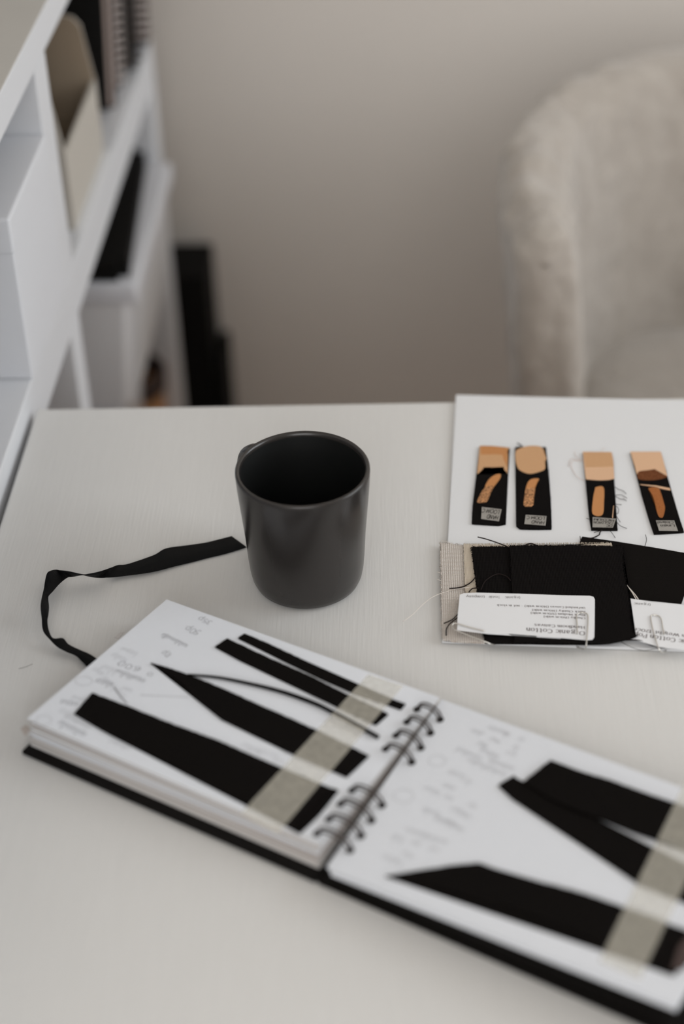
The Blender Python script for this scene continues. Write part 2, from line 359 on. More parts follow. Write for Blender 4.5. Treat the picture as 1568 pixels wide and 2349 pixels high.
# ------------------------------------------------------------------ the room
struct('floor', B(XL - .15, XR + .15, YF - .15, YB + .15, -0.06, 0), 'floor')
struct('ceiling', B(XL - .15, XR + .15, YF - .15, YB + .15, ZC, ZC + .08), 'ceiling')
struct('wall_back', B(XL - .15, XR + .15, YB, YB + .12, 0, ZC), 'wall')
struct('wall_left', B(XL - .12, XL, YF - .12, YB, 0, ZC), 'wall')
def wall_with_hole(name, axis, c0, c1, a0, a1, h0, h1, w0, w1):
    bm = bmesh.new()
    for (u0, u1, v0, v1) in ((a0, a1, 0, w0), (a0, a1, w1, ZC), (a0, h0, w0, w1), (h1, a1, w0, w1)):
        if axis == 'x': box(bm, c0, c1, u0, u1, v0, v1)
        else: box(bm, u0, u1, c0, c1, v0, v1)
    struct(name, bm, 'wall')
wall_with_hole('wall_right', 'x', XR, XR + .12, YF, YB, 0.15, 1.69, 0.98, 2.26)
wall_with_hole('wall_front', 'y', YF - .12, YF, XL, XR, -0.72 + .05, 0.82, 1.02, 2.45)
def window(n, axis, c, a0, a1, z0, z1):
    w = bpy.data.objects.new(n, None); COL.objects.link(w); w['kind'] = 'structure'; ORI[w.name] = Vector((0, 0, 0))
    bm = bmesh.new(); t = .045; md = (a0 + a1) / 2
    R_ = [(a0, a0 + t, z0, z1), (a1 - t, a1, z0, z1), (a0, a1, z0, z0 + t), (a0, a1, z1 - t, z1), (md - t / 2, md + t / 2, z0, z1)]
    for (u0, u1, v0, v1) in R_:
        if axis == 'x': box(bm, c - .025, c + .025, u0, u1, v0, v1)
        else: box(bm, u0, u1, c - .025, c + .025, v0, v1)
    obj('window_frame', bm, 'frame', w)
    for (u0, u1) in ((a0 + t, md - t / 2), (md + t / 2, a1 - t)):
        obj('pane', B(c - .003, c + .003, u0, u1, z0 + t, z1 - t) if axis == 'x' else B(u0, u1, c - .003, c + .003, z0 + t, z1 - t), 'glass', w)
    s = B(c - .2, c + .02, a0 - .05, a1 + .05, z0 - .03, z0, .004) if axis == 'x' else B(a0 - .02, a1 + .05, c - .02, c + .2, z0 - .03, z0, .004)
    obj('window_sill', s, 'frame', w)
window('window_1', 'x', XR + .06, 0.15, 1.69, 0.98, 2.26)
window('window_2', 'y', YF - .06, -0.67, 0.82, 1.02, 2.45)
struct('baseboard_back', B(XL, XR, YB - .012, YB, 0, .07, .003), 'frame')
struct('baseboard_left', B(XL, XL + .012, YF, YB - .012, 0, .07, .003), 'frame')

# ------------------------------------------------------------------ table
TX0, TY1 = -0.2745, 1.0610
t = thing('table', 'white painted wooden table with fine brushed grain, carrying mug, open sketchbook and swatch card', 'table', (0.35, 0.7, 0))
bm = B(TX0, 1.12, 0.34, TY1, 0.722, 0.75, 0.0025, segs=3)
for v in bm.verts:
    if v.co.y > 1: v.co.y += (v.co.x - TX0) * 0.0198
obj('tabletop', bm, 'table', t)
for lx, ly in ((-.235, .38), (1.08, .38), (-.235, 1.02), (1.08, 1.02)):
    obj('leg', B(lx - .022, lx + .022, ly - .022, ly + .022, 0, .722, .003), 'white', t)
bm = bmesh.new(); box(bm, -.21, 1.06, .375, .395, .65, .722); box(bm, -.21, 1.06, 1.005, 1.025, .65, .722)
obj('apron', bm, 'white', t)

# ------------------------------------------------------------------ shelf unit against the left wall
XS = -0.2785; XB = XL + .012 + .010
sh = thing('shelf_unit', 'white open shelf unit along the left wall beside the table', 'shelf', (-.48, 1.2, 0))
y0, y1 = 0.42, 1.785
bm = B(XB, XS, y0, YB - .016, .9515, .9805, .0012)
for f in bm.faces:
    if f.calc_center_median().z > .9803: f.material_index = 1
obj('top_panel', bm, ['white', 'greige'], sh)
obj('shelf_board', B(XB, XS, y0 + .04, y1, .7185, .7655, .0012), 'white', sh)
obj('shelf_board', B(XB, XS, y0 + .04, y1 - .04, .22, .26, .0012), 'white', sh)
obj('shelf_board', B(XB, XS, y0 + .04, y1 - .04, .03, .07, .0012), 'white', sh)
obj('side_panel', B(XB, XS, y1 - .04, y1, 0, .7185, .0012), 'white', sh)
obj('side_panel', B(XB, XS, y0, y0 + .04, 0, .9515, .0012), 'white', sh)
obj('divider', B(XB, XS, 1.2225, 1.2645, .7655, .9515, .001), 'white', sh)
obj('divider', B(XB, XS, 1.2225, 1.2615, .26, .7185, .001), 'white', sh)
obj('back_panel', B(XB - .006, XB, y0, y1, .03, .9515), 'white', sh)
# lidded box flush with the shelf edge
bx = thing('storage_box', 'white lidded storage box at the near end of the middle shelf, beside the table corner', 'box', (-.42, 1.16, .7655))
obj('body', B(-.60, -.2775, 1.0775, 1.2215, .7658, .885, .0015), 'box', bx)
obj('lid', B(-.602, -.2765, 1.0755, 1.2222, .872, .9005, .002), 'box', bx)
# magazine file
mf = thing('magazine_file', 'cream magazine file with a sloping cut-away opening, behind the shelf divider', 'magazine file', (-.4, 1.4, .7655))
YA, YZ, XF, XK = 1.325, 1.492, -.2865, -.53
def mfside(y0_, y1_):
    bm = bmesh.new()
    pr = [(XF, .766), (XF, .838)] + [(XF - .001 - .007 * s, .842 + .048 * s) for s in (0, .25, .5, .75, 1)] + [(XF - .014, .8975), (XF - .026, .9005), (XK, .9005), (XK, .766)]
    a = [bm.verts.new((x, y0_, z)) for x, z in pr]; b = [bm.verts.new((x, y1_, z)) for x, z in pr]
    bm.faces.new(a); bm.faces.new(b[::-1])
    for i in range(len(a)):
        j = (i + 1) % len(a); bm.faces.new((a[j], a[i], b[i], b[j]))
    return bm
for ya_, yb_, s_ in ((YA, YA + .003, 1), (YZ - .003, YZ, -1)):
    bm = mfside(ya_, yb_); inner = yb_ if s_ == 1 else ya_
    for f in bm.faces:
        if all(abs(v.co.y - inner) < 1e-5 for v in f.verts): f.material_index = 1
    obj('side', bm, ['cream', 'inner_shade'], mf)
obj('front', B(XF - .003, XF, YA + .003, YZ - .003, .766, .838), 'cream', mf)
obj('spine', B(XK, XK + .003, YA + .003, YZ - .003, .766, .9005), 'inner_shade', mf)
obj('base', B(XK + .003, XF - .003, YA + .003, YZ - .003, .766, .769), 'inner_shade', mf)
# black binder and spiral notebooks
bk = thing('hardback_book', 'tall black-covered book leaning behind the cream magazine file', 'book', (-.4, 1.552, .7660))
LEAN = math.radians(-19); bk.rotation_euler.x = LEAN; bk.location.z += .048 * .326
bm = bmesh.new(); box(bm, -.47, -.2895, 1.552, 1.558, .766, .935, .001); box(bm, -.47, -.2895, 1.594, 1.600, .766, .935, .001); box(bm, -.47, -.466, 1.558, 1.594, .766, .935)
obj('cover', bm, 'black', bk); obj('page_block', B(-.466, -.2915, 1.558, 1.594, .768, .932), 'paper_edge', bk)
for i, (a, b, cv, pg, x, lb) in enumerate(((1.610, 1.648, 'greybrown', 'paper_edge', -.286, 'pale-edged wire-bound notebook next to the tall black book on the shelf'),
        (1.656, 1.700, 'black', 'black', -.277, 'black wire-bound notebook between the two paler wire-bound ones'),
        (1.712, 1.775, 'greybrown', 'greybrown', -.272, 'brown-grey wire-bound notebook nearest the far end of the shelf'))):
    q = thing('spiral_notebook', lb, 'notebook', (-.38, a, .7660), 'wire-bound notebooks leaning on the middle shelf')
    q.rotation_euler.x = LEAN; q.location.z += (b - a + .002) * .326
    obj('page_block', B(-.44, x - .008, a + .003, b - .003, .768, .93), pg, q)
    bm = bmesh.new(); box(bm, -.442, x - .006, a, a + .003, .766, .933); box(bm, -.442, x - .006, b - .003, b, .766, .933)
    obj('cover', bm, cv, q)
    bm = bmesh.new(); z = .776; my = (a + b) / 2; ry = (b - a) / 2 + .002
    while z < .928:
        tube(bm, [(x - .010 + .013 * math.cos(u), my + ry * math.sin(u), z + .001 * u) for u in [k * math.pi / 6 for k in range(-6, 7)]], .0013, 6)
        z += .0085
    obj('wire_binding', bm, 'pinkwhite' if i != 1 else 'wire', q)

# bins with the black laptop on top
def tapered(bm, x0, x1, y0, y1, z0, z1, tp, th=.0025):
    """open-topped bin with sloping sides"""
    def ring(ix, z, k): return [bm.verts.new(v) for v in ((x0 + k + ix, y0 + k + ix, z), (x1 - k - ix, y0 + k + ix, z), (x1 - k - ix, y1 - k - ix, z), (x0 + k + ix, y1 - k - ix, z))]
    R_ = [ring(0, z0, tp), ring(0, z1, 0), ring(th, z1, 0), ring(th, z0 + th, tp)]
    for i in range(3):
        for k in range(4): bm.faces.new((R_[i][k], R_[i][(k + 1) % 4], R_[i + 1][(k + 1) % 4], R_[i + 1][k]))
    bm.faces.new(R_[0][::-1]); bm.faces.new(R_[3])
    bmesh.ops.bevel(bm, geom=[e for e in bm.edges if abs(e.verts[0].co.z - e.verts[1].co.z) > (z1 - z0) * .5], offset=.012, segments=3, affect='EDGES')
def bin_(lb, x1, y0_, y1_, z0, z1, tp, lid=True):
    q = thing('plastic_bin', lb, 'storage bin', (x1 - .16, (y0_ + y1_) / 2, z0), 'frosted plastic bins stacked on the lower shelf')
    bm = bmesh.new(); tapered(bm, x1 - .32, x1, y0_, y1_, z0, z1, tp); obj('bin_body', bm, 'bin', q, smooth=False)
    if lid:
        obj('lid', B(x1 - .322, x1 + .003, y0_ - .003, y1_ + .003, z1 - .016, z1 + .006, .005, segs=3), 'bin_lid', q)
bin_('frosted white plastic bin at the bottom of the stack under the laptop', -.299, 1.475, 1.650, .2605, .482, .012)
bin_('frosted white plastic bin on top of the stack, carrying the closed black laptop', -.264, 1.455, 1.738, .4885, .636, .016)
lp = thing('laptop', 'closed black laptop lying flat on the upper plastic bin', 'laptop', (-.42, 1.65, .642))
c = [Vector((-.55, 1.460, 0)), Vector((-.2705, 1.460, 0)), Vector((-.288, 1.735, 0)), Vector((-.55, 1.735, 0))]
for nm, za, zb in (('base', .6425, .652), ('screen_lid', .6525, .661)):
    bm = bmesh.new(); slab(bm, [v + Vector((0, 0, zb)) for v in c], Vector((0, 0, 1)), zb - za)
    bmesh.ops.bevel(bm, geom=[e for e in bm.edges if abs(e.verts[0].co.z - e.verts[1].co.z) > .004], offset=.01, segments=4, affect='EDGES')
    obj(nm, bm, 'black', lp)
# pot on the lower shelf and black cases on the floor
bs = thing('leather_pot', 'small round tan leather pot with dark rim, behind the frosted bins', 'pot', (-.328, 1.694, .2605))
bm = bmesh.new(); lathe(bm, -.328, 1.694, [(0, .2605), (.036, .2605), (.038, .264), (.040, .375), (.037, .375), (.035, .266), (0, .266)], 48); obj('body', bm, 'leather', bs)
bm = bmesh.new(); lathe(bm, -.328, 1.694, [(.0402, .372), (.0430, .374), (.0440, .396), (.040, .401), (.037, .397), (.0372, .372), (.0402, .372)], 48); obj('rim', bm, 'greybrown', bs)
for (lb, p) in (('tall narrow black portfolio case standing against the wall', [(-.297, 1.852), (-.2405, 1.852), (-.2405, 1.945), (-.297, 1.945), .436, .006]),
                ('shorter black portfolio case standing beside the tall one', [(-.2385, 1.852), (-.2260, 1.852), (-.2260, 1.945), (-.2385, 1.945), .306, .0])):
    zt = p[4]; bm = bmesh.new(); slab(bm, [Vector((a, b, zt)) for a, b in p[:4]], Vector((0, 0, 1)), zt - .001)
    bmesh.ops.bevel(bm, geom=list(bm.edges), offset=.002, segments=2, affect='EDGES')
    tag(obj('portfolio_case', bm, 'black'), lb, 'portfolio case', 'black cases against the back wall')
# the unit stands a hair out of square with the table: turn it and everything on it about the table's far corner
pv = Vector((XS, 1.08, 0)); rz = math.radians(-0.6)
for o in list(COL.objects):
    if o.type == 'EMPTY' and o.parent is None and o.name.split('.')[0] in ('shelf_unit', 'storage_box', 'magazine_file', 'hardback_book', 'spiral_notebook', 'plastic_bin', 'laptop', 'leather_pot'):
        o.location = pv + Matrix.Rotation(rz, 3, 'Z') @ (o.location - pv)
        if o.rotation_euler.x == 0:
            for c_ in o.children: c_.data.transform(Matrix.Rotation(rz, 4, 'Z'))

# ------------------------------------------------------------------ armchair
ch = thing('armchair', 'cream boucle tub armchair with rounded back, behind the table on the right', 'armchair', (.49, 1.6, 0))
ch.location = (.474, 1.545, 0); ch.rotation_euler.z = math.radians(2)
CX, HW, TH = .475, .335, .066
def plan():
    P = []; yf, yb, r = 1.44, 1.775, .24
    n = 18
    for i in range(n): P.append((CX - HW, yf + (yb - r - yf) * i / n))
    for i in range(31):
        a = math.pi - (math.pi / 2) * i / 30; P.append((CX - HW + r + r * math.cos(a), yb - r + r * math.sin(a)))
    L = P[:]; 
    for i in range(1, 26): P.append((CX - HW + r + (2 * HW - 2 * r) * i / 26, yb))
    for (x_, y_) in reversed(L): P.append((2 * CX - x_, y_))
    return [Vector((x_, y_, 0)) for x_, y_ in P]
bm = bmesh.new(); P = plan(); rings = []; NP = 56; zt, zb = .772, .22
cap = 10; first, last = P[0], P[-1]
sq = lambda a: abs(a) ** .7
path = [(first + Vector((0, -TH / 2 * sq(math.sin(math.pi / 2 * (1 - k / cap))), 0)), sq(math.cos(math.pi / 2 * (1 - k / cap)))) for k in range(cap)]
path += [(p, 1) for p in P] + [(last + Vector((0, -TH / 2 * sq(math.sin(math.pi / 2 * (k + 1) / cap)), 0)), sq(math.cos(math.pi / 2 * (k + 1) / cap))) for k in range(cap)]
for i, (p, sc) in enumerate(path):
    a = path[max(0, i - 1)][0]; b = path[min(len(path) - 1, i + 1)][0]; tg = (b - a).normalized(); nm = Vector((-tg.y, tg.x, 0)); sc = max(sc, .02)
    hgt = (zt - zb); ring = []
    hw = TH / 2
    for k in range(NP):
        s = k / NP
        if s < .36: n_, z_ = hw, zb + (hgt - hw) * (s / .36)
        elif s < .5: q = (s - .36) / .14 * math.pi / 2; n_, z_ = hw * math.cos(q), zt - hw + hw * math.sin(q)
        elif s < .64: q = math.pi / 2 + (s - .5) / .14 * math.pi / 2; n_, z_ = hw * math.cos(q), zt - hw + hw * math.sin(q)
        else: n_, z_ = -hw, zb + (hgt - hw) * (1 - (s - .64) / .36)
        zz = z_ - (1 - sc) * max(0, z_ - (zt - hw))
        zz -= .025 * max(0, (z_ - .4) / .4) * (1 - min(1, max(0, (p.y - 1.42) / .30)))
        c = Vector((p.x, p.y, 0)); inw = (Vector((CX, 1.6, 0)) - c); inw = inw.normalized() * max(0, (zt - z_)) * .095
        v = c + inw + nm * n_ * sc + Vector((0, 0, zz))
        d = noise.noise(v * 45) * .006 + noise.noise(v * 14) * .006
        out = nm * n_ / hw * sc + tg * (-1 if i < cap else (1 if i >= len(path) - cap else 0)) * math.sqrt(max(0, 1 - sc * sc)) + Vector((0, 0, max(0, z_ - zt + hw) / hw))
        v += out.normalized() * d
        ring.append(bm.verts.new(v))
    rings.append(ring)
for i in range(len(rings) - 1):
    for k in range(NP): bm.faces.new((rings[i][k], rings[i][(k + 1) % NP], rings[i + 1][(k + 1) % NP], rings[i + 1][k]))
for rg in (rings[0], rings[-1]):
    for k in range(NP // 2 - 1): bm.faces.new((rg[k], rg[k + 1], rg[NP - 2 - k], rg[NP - 1 - k]))
obj('backrest', bm, 'boucle', ch, smooth=True)
bm = bmesh.new(); bmesh.ops.create_cube(bm, size=1)
bmesh.ops.subdivide_edges(bm, edges=bm.edges, cuts=24, use_grid_fill=True)
for v in bm.verts:
    x_, y_, z_ = v.co * 2; x_ *= 1; f = (1 - abs(x_) ** 4 * .0)
    e = 7; l = (abs(x_) ** e + abs(y_) ** e) ** (1 / e); mx = max(abs(x_), abs(y_)); k = mx / l if l > 0 else 1
    X_, Y_ = x_ * k, y_ * k
    dome = .018 * (1 - X_ ** 2) * (1 - Y_ ** 2)
    ed = max(abs(X_), abs(Y_)) ** 10 * .02
    v.co = Vector((CX + X_ * .288, 1.545 + Y_ * .195, .405 + z_ * (.07 - ed) + (dome if z_ > 0 else 0)))
    v.co += v.co.normalized() * 0 + Vector((0, 0, noise.noise(v.co * 45) * .003))
obj('seat_cushion', bm, 'boucle', ch, smooth=True)
obj('seat_base', B(CX - .27, CX + .27, 1.38, 1.72, .19, .31, .02), 'boucle', ch)
for lx, ly in ((CX - .25, 1.41), (CX + .25, 1.41), (CX - .23, 1.69), (CX + .23, 1.69)):
    bm = bmesh.new(); cyl(bm, lx, ly, 0, .20, .012, .018, 20); obj('leg', bm, 'wood', ch)

# ------------------------------------------------------------------ mug
MX, MY, MZ = -.0606, .8538, .7502
mg = thing('mug', 'charcoal stoneware mug with its handle turned away, on the white table', 'mug', (MX, MY, MZ))
hM = .0880
prof = [(0, 0.0012), (.026, .0012), (.0285, 0), (.0318, .0004), (.0343, .0024), (.0358, .0062), (.0368, .0120), (.0376, .022), (.0385, .038), (.0400, .056), (.0415, .074), (.0421, hM - .0030), (.0420, hM - .0010),
        (.0414, hM - .0002), (.0407, hM), (.0399, hM - .0003), (.0392, hM - .0012), (.0388, hM - .0030), (.0380, .070), (.0362, .045), (.0348, .022), (.0325, .010), (.028, .0055), (0, .0045)]
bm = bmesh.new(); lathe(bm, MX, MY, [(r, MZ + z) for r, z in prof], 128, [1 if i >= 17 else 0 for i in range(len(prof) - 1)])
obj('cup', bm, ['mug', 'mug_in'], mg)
th = math.radians(127); dx, dy = math.cos(th), math.sin(th); bm = bmesh.new()
hp = crom([(.0385, .024), (.048, .021), (.059, .024), (.0660, .036), (.0670, .050), (.0655, .062), (.058, .0700), (.0395, .0720)], 5)
hp = [Vector((a, b, 0)) for a, b in [(p.x, p.y) for p in [Vector((q[0], q[1], 0)) for q in hp]]] if False else hp
rings = []
for i, p in enumerate(hp):
    tgt = hp[min(i + 1, len(hp) - 1)] - hp[max(i - 1, 0)]; tx, tz = tgt[0], tgt[1]; l = math.hypot(tx, tz); nx, nz = -tz / l, tx / l
    ring = []
    for k in range(16):
        a = 2 * math.pi * k / 16; wide = .0072 * math.cos(a); thick = .0036 * math.sin(a)
        rr = p[0] + nx * thick; zz = p[1] + nz * thick
        ring.append(bm.verts.new((MX + dx * rr - dy * wide, MY + dy * rr + dx * wide, MZ + zz)))
    rings.append(ring)
for i in range(len(rings) - 1):
    for k in range(16): bm.faces.new((rings[i][k], rings[i][(k + 1) % 16], rings[i + 1][(k + 1) % 16], rings[i + 1][k]))
bm.faces.new(rings[0]); bm.faces.new(rings[-1][::-1])
obj('handle', bm, 'mug', mg, smooth=True)

# ------------------------------------------------------------------ open sketchbook
UPV = Vector((0, 0, 1))
PL = Plane(at(62, 1648, .773), at(382, 1375, .773), at(736, 1938, .7695))      # left page
zR = lambda px: .765 + .012 * (px - 740) / 820
PR = Plane(at(748, 1990, zR(748)), at(1012, 1604, .7665), at(1556, 2300, zR(1556)))
sk = thing('sketchbook', 'open wire-bound sketchbook with black cover, black fabric cuttings taped to its white pages', 'sketchbook', at(740, 1850, .75))
zc = .7535
Oc = at(48, 1722, zc); E1 = (at(1447, 2338, zc) - Oc); E1.z = 0; E1.normalize(); E2 = Vector((-E1.y, E1.x, 0))
far = (at(1030, 1611, zc) - Oc).dot(E2)
spn = (at(735, 2000, zc) - Oc).dot(E1)
for nm, u0, u1 in (('back_cover', 0, spn + .0012), ('front_cover', spn + .0016, (at(1556, 2300, .777) - Oc).dot(E1) + .007)):
    dp = far - .007 if nm == 'back_cover' else far
    bm = bmesh.new(); slab(bm, [Oc + E1 * u + E2 * v for u, v in ((u0, 0), (u1, 0), (u1, dp), (u0, dp))], UPV, .0030)
    bmesh.ops.bevel(bm, geom=list(bm.edges), offset=.0008, segments=2, affect='EDGES'); obj(nm, bm, 'cover', sk)
def page(name, corners, plane, th, mats, notes, seed, label=None):
    bm = bmesh.new(); slab(bm, [plane.at(*c, 0) for c in corners], plane.n, th, 0); notes(bm); return obj(name, bm, mats, sk, label)
LC = [(382, 1375), (62, 1648), (736, 1938), (1008, 1600)]
RC = [(1012, 1604), (748, 1990), (1553, 2308), (1800, 1893)]
def seg(bm, P_, pts, w, mi, off=.00012):
    q = [P_.at(x_, y_, off) for x_, y_ in pts]; o0 = q[0]
    L2 = [Vector((v.x - o0.x, v.y - o0.y, 0)) for v in q]
    sl = lambda v: v
    V = [];
    for i, v in enumerate(q):
        tt = (q[min(i + 1, len(q) - 1)] - q[max(i - 1, 0)]).normalized(); n_ = P_.n.cross(tt) * w / 2
        V.append((bm.verts.new(v + n_), bm.verts.new(v - n_)))
    for i in range(len(V) - 1): bm.faces.new((V[i][0], V[i][1], V[i + 1][1], V[i + 1][0])).material_index = mi
def notesL(bm):
    n = PL.n
    for i, (tx, a, b, h) in enumerate((("35p", (489, 1426), (458, 1414), .0038), ("50p.", (463, 1449), (426, 1434), .0046), ("10p", (396, 1502), (378, 1491), .0042), ("6.00", (325, 1533), (276, 1516), .0044), ("o", (352, 1546), (340, 1541), .004))):
        write(bm, tx, PL.at(*a), PL.at(*b), h, n, 1, 'pencil', .00012, i)
    S = [((432, 1480), (374, 1452), .003, 1), ((334, 1560), (268, 1535), .0035, 1), ((305, 1583), (282, 1574), .003, 2), ((262, 1567), (220, 1556), .004, 1), ((290, 1598), (240, 1550), .004, 2),
         ((318, 1498), (280, 1484), .0035, 2), ((292, 1514), (262, 1496), .004, 2), ((272, 1538), (236, 1524), .004, 2), ((240, 1545), (218, 1530), .0035, 2),
         ((180, 1612), (140, 1604), .004, 1), ((200, 1605), (165, 1595), .003, 2), ((215, 1660), (140, 1625), .004, 2), ((200, 1683), (138, 1652), .0038, 1), ((210, 1668), (150, 1640), .003, 2),
         ((300, 1716), (255, 1694), .003, 2), ((640, 1732), (590, 1715), .004, 2), ((600, 1725), (560, 1703), .003, 2), ((655, 1748), (630, 1735), .003, 2)]
    for i, (a, b, h, mi) in enumerate(S): scribble(bm, PL.at(*a), PL.at(*b), h * .8, n, mi, i + 20)
    seg(bm, PL, [(261, 1576), (276, 1597), (291, 1614)], .0007, 1); seg(bm, PL, [(322, 1594), (350, 1596), (433, 1599)], .0006, 2)
    for cx, cy, rx, ry in ((192, 1562, 20, 10), (100, 1652, 18, 11)):
        seg(bm, PL, [(cx + rx * math.cos(a_ / 12 * 6.2832), cy + ry * math.sin(a_ / 12 * 6.2832)) for a_ in range(13)], .0004, 2)
def notesR(bm):
    n = PR.n
    S = [((1172, 1682), (1120, 1664), .004, 2), ((1112, 1680), (1080, 1672), .004, 2), ((1205, 1696), (1190, 1690), .004, 1), ((1192, 1714), (1176, 1708), .004, 2), ((1185, 1732), (1164, 1720), .004, 2), ((1148, 1702), (1128, 1690), .003, 1), ((1168, 1683), (1155, 1678), .003, 1),
         ((1106, 1738), (1048, 1714), .003, 1), ((1146, 1735), (1104, 1716), .003, 1), ((1180, 1762), (1120, 1740), .003, 2), ((1162, 1775), (1074, 1738), .0035, 1), ((1120, 1712), (1100, 1700), .003, 2),
         ((1070, 1780), (1028, 1765), .004, 2), ((1085, 1792), (1072, 1784), .004, 2), ((1045, 1808), (1018, 1796), .0035, 1), ((1042, 1830), (1020, 1822), .004, 1), ((1012, 1818), (975, 1802), .004, 2), ((1095, 1850), (1078, 1840), .004, 1), ((1082, 1872), (1040, 1850), .003, 1),
         ((1012, 1868), (970, 1850), .004, 1), ((1065, 1902), (1000, 1872), .003, 1), ((1050, 1890), (1020, 1878), .003, 2), ((1028, 1930), (930, 1898), .0035, 2), ((930, 1925), (900, 1912), .004, 2), ((968, 1935), (945, 1925), .004, 2), ((1010, 1950), (985, 1940), .004, 2),
         ((925, 1975), (880, 1960), .004, 2), ((950, 1965), (925, 1952), .003, 2)]
    for i, (a, b, h, mi) in enumerate(S): scribble(bm, PR.at(*a), PR.at(*b), h * .75, n, mi, i + 80, w=.0003)
    for cx, cy, rx, ry in ((925, 1826, 24, 15), (1002, 1745, 20, 13)):
        seg(bm, PR, [(cx + rx * math.cos(a_ / 12 * 6.2832), cy + ry * math.sin(a_ / 12 * 6.2832)) for a_ in range(13)], .0004, 2)
page('left_page', LC, PL, .0002, ['page', 'graphite', 'graphite2'], notesL, 1)
page('right_page', RC, PR, .0002, ['page', 'graphite2', 'graphite2'], notesR, 2)
def block(name, corners, plane, d0, d1, n, mats, seed, jit=.0012, bottom=None, lean=0):
    rnd = random.Random(seed); bm = bmesh.new(); base = [plane.at(*c, 0) for c in corners]
    ce = sum(base, Vector()) / 4
    for i in range(n):
        s0 = d0 + (d1 - d0) * i / n; s1 = d0 + (d1 - d0) * (i + .92) / n
        j = [Vector((rnd.uniform(-1, 1) * jit, rnd.uniform(-1, 1) * jit, 0)) for _ in range(4)]; dn = (d1 - d0) / n
        pts = []
        for k, p in enumerate(base):
            q = p + (ce - p).normalized() * .0018 + j[k] - E2 * (lean * i / n if k in (1, 2) else 0)
            if bottom is None: q = q - plane.n * s0
            else: q.z = q.z - (q.z - bottom) * (s0 if False else (d0 + (q.z - bottom - d0) * i / n) / max(1e-6, q.z - bottom))
            pts.append(q)
        thk = (d1 - d0) / n * .9 if bottom is None else min((p.z - bottom - d0) / n for p in base) * .9
        slab(bm, pts, plane.n if bottom is None else UPV, thk, rnd.choice([0, 1, 1, 1, 2]) if len(mats) > 1 else 0)
    return obj(name, bm, mats, sk)
block('page_block', LC, PL, .0006, 0, 15, ['page', 'page2', 'page3'], 3, bottom=zc + .0004, lean=.0038)
block('page_block', RC, PR, .0004, .0062, 7, ['page', 'page', 'page2'], 4, .0006)
block('black_page_block', RC, PR, .0068, 0, 5, ['cover'], 5, .0004, bottom=zc + .0004)
# black cloth cuttings
FT = .0009
fabL, fabR = [], []
def cloth(pxs, plane, store, off=.0001, th=FT, fray=.00018, seed=1, name='fabric_cutting', label=None, m='felt'):
    store.append((pxs, off + th)); return obj(name, cutout(pxs, plane, off + th, th, fray, .0015, seed), m, sk, label)
c1 = cloth([(211, 1589), (300, 1622), (400, 1662), (500, 1698), (580, 1733), (645, 1761), (735, 1800), (776, 1812), (735, 1865), (688, 1911), (655, 1890), (572, 1844), (480, 1800), (422, 1770), (412, 1762), (340, 1725), (250, 1683), (170, 1636)], PL, fabL, seed=2, label='broad black cloth strip, nearest the page edge')
bm = bmesh.new(); tube(bm, [PL.at(764, 1816, .0014), PL.at(735, 1848, .0014), PL.at(700, 1886, .0014), PL.at(676, 1905, .0014)], .0011, 6); obj('folded_edge', bm, 'felt', c1)
cloth([(345, 1520), (385, 1531), (425, 1545), (480, 1566), (540, 1592), (600, 1619), (660, 1645), (727, 1675), (811, 1716), (846, 1733), (795, 1782), (766, 1769), (674, 1730), (655, 1722), (644, 1712), (580, 1683), (507, 1649), (450, 1601), (412, 1562), (375, 1537)], PL, fabL, seed=3, label='pointed black cloth piece in the middle of the page')
cloth([(521, 1464), (615, 1508), (713, 1551), (795, 1592), (884, 1634), (890, 1638), (862, 1662), (776, 1622), (664, 1567), (558, 1518), (493, 1483)], PL, fabL, seed=4, label='ribbed black strip')
cloth([(560, 1453), (620, 1478), (680, 1506), (815, 1571), (903, 1605), (930, 1614), (919, 1627), (893, 1617), (803, 1586), (742, 1559), (656, 1518), (600, 1488), (546, 1463)], PL, fabL, seed=5, label='narrow black strip along the far page edge')
bm = bmesh.new(); pp = crom([PL.at(x_, y_, .0013) for x_, y_ in ((430, 1548), (500, 1554), (580, 1570), (650, 1588), (720, 1613), (763, 1634), (840, 1676), (867, 1691))], 5)
tube(bm, pp, .0011, 6, taper=lambda s: .6 + .6 * min(1, s * 2)); obj('cord', bm, 'felt', sk, 'thin black cord'); fabL.append(([(730, 1608), (768, 1626), (850, 1672), (842, 1686), (756, 1640), (722, 1622)], .0022))
cloth([(1178, 1779), (1194, 1797), (1230, 1817), (1266, 1840), (1293, 1855), (1330, 1871), (1361, 1878), (1393, 1897), (1429, 1919), (1479, 1934), (1477, 1946), (1497, 1955), (1640, 2012), (1610, 2085), (1461, 2025), (1379, 1964), (1312, 1921), (1244, 1878), (1176, 1833), (1142, 1801)], PR, fabR, seed=6, label='pointed black cloth strip crossing under the broad one')
cloth([(1262, 1743), (1334, 1770), (1402, 1790), (1470, 1815), (1546, 1841), (1640, 1875), (1620, 1965), (1510, 1924), (1456, 1910), (1402, 1887), (1352, 1867), (1311, 1852), (1269, 1835), (1230, 1812), (1199, 1793)], PR, fabR, off=.0011, seed=7, label='broad black cloth strip near the far page edge')
cloth([(883, 2009), (950, 1998), (1040, 1984), (1099, 1979), (1153, 2000), (1221, 2018), (1312, 2041), (1370, 2059), (1431, 2081), (1500, 2105), (1540, 2122), (1600, 2142), (1545, 2237), (1503, 2214), (1391, 2172), (1312, 2133), (1221, 2099), (1153, 2074), (1126, 2073), (1041, 2045), (968, 2025), (950, 2022)], PR, fabR, seed=8, label='long pointed black cloth piece near the camera')
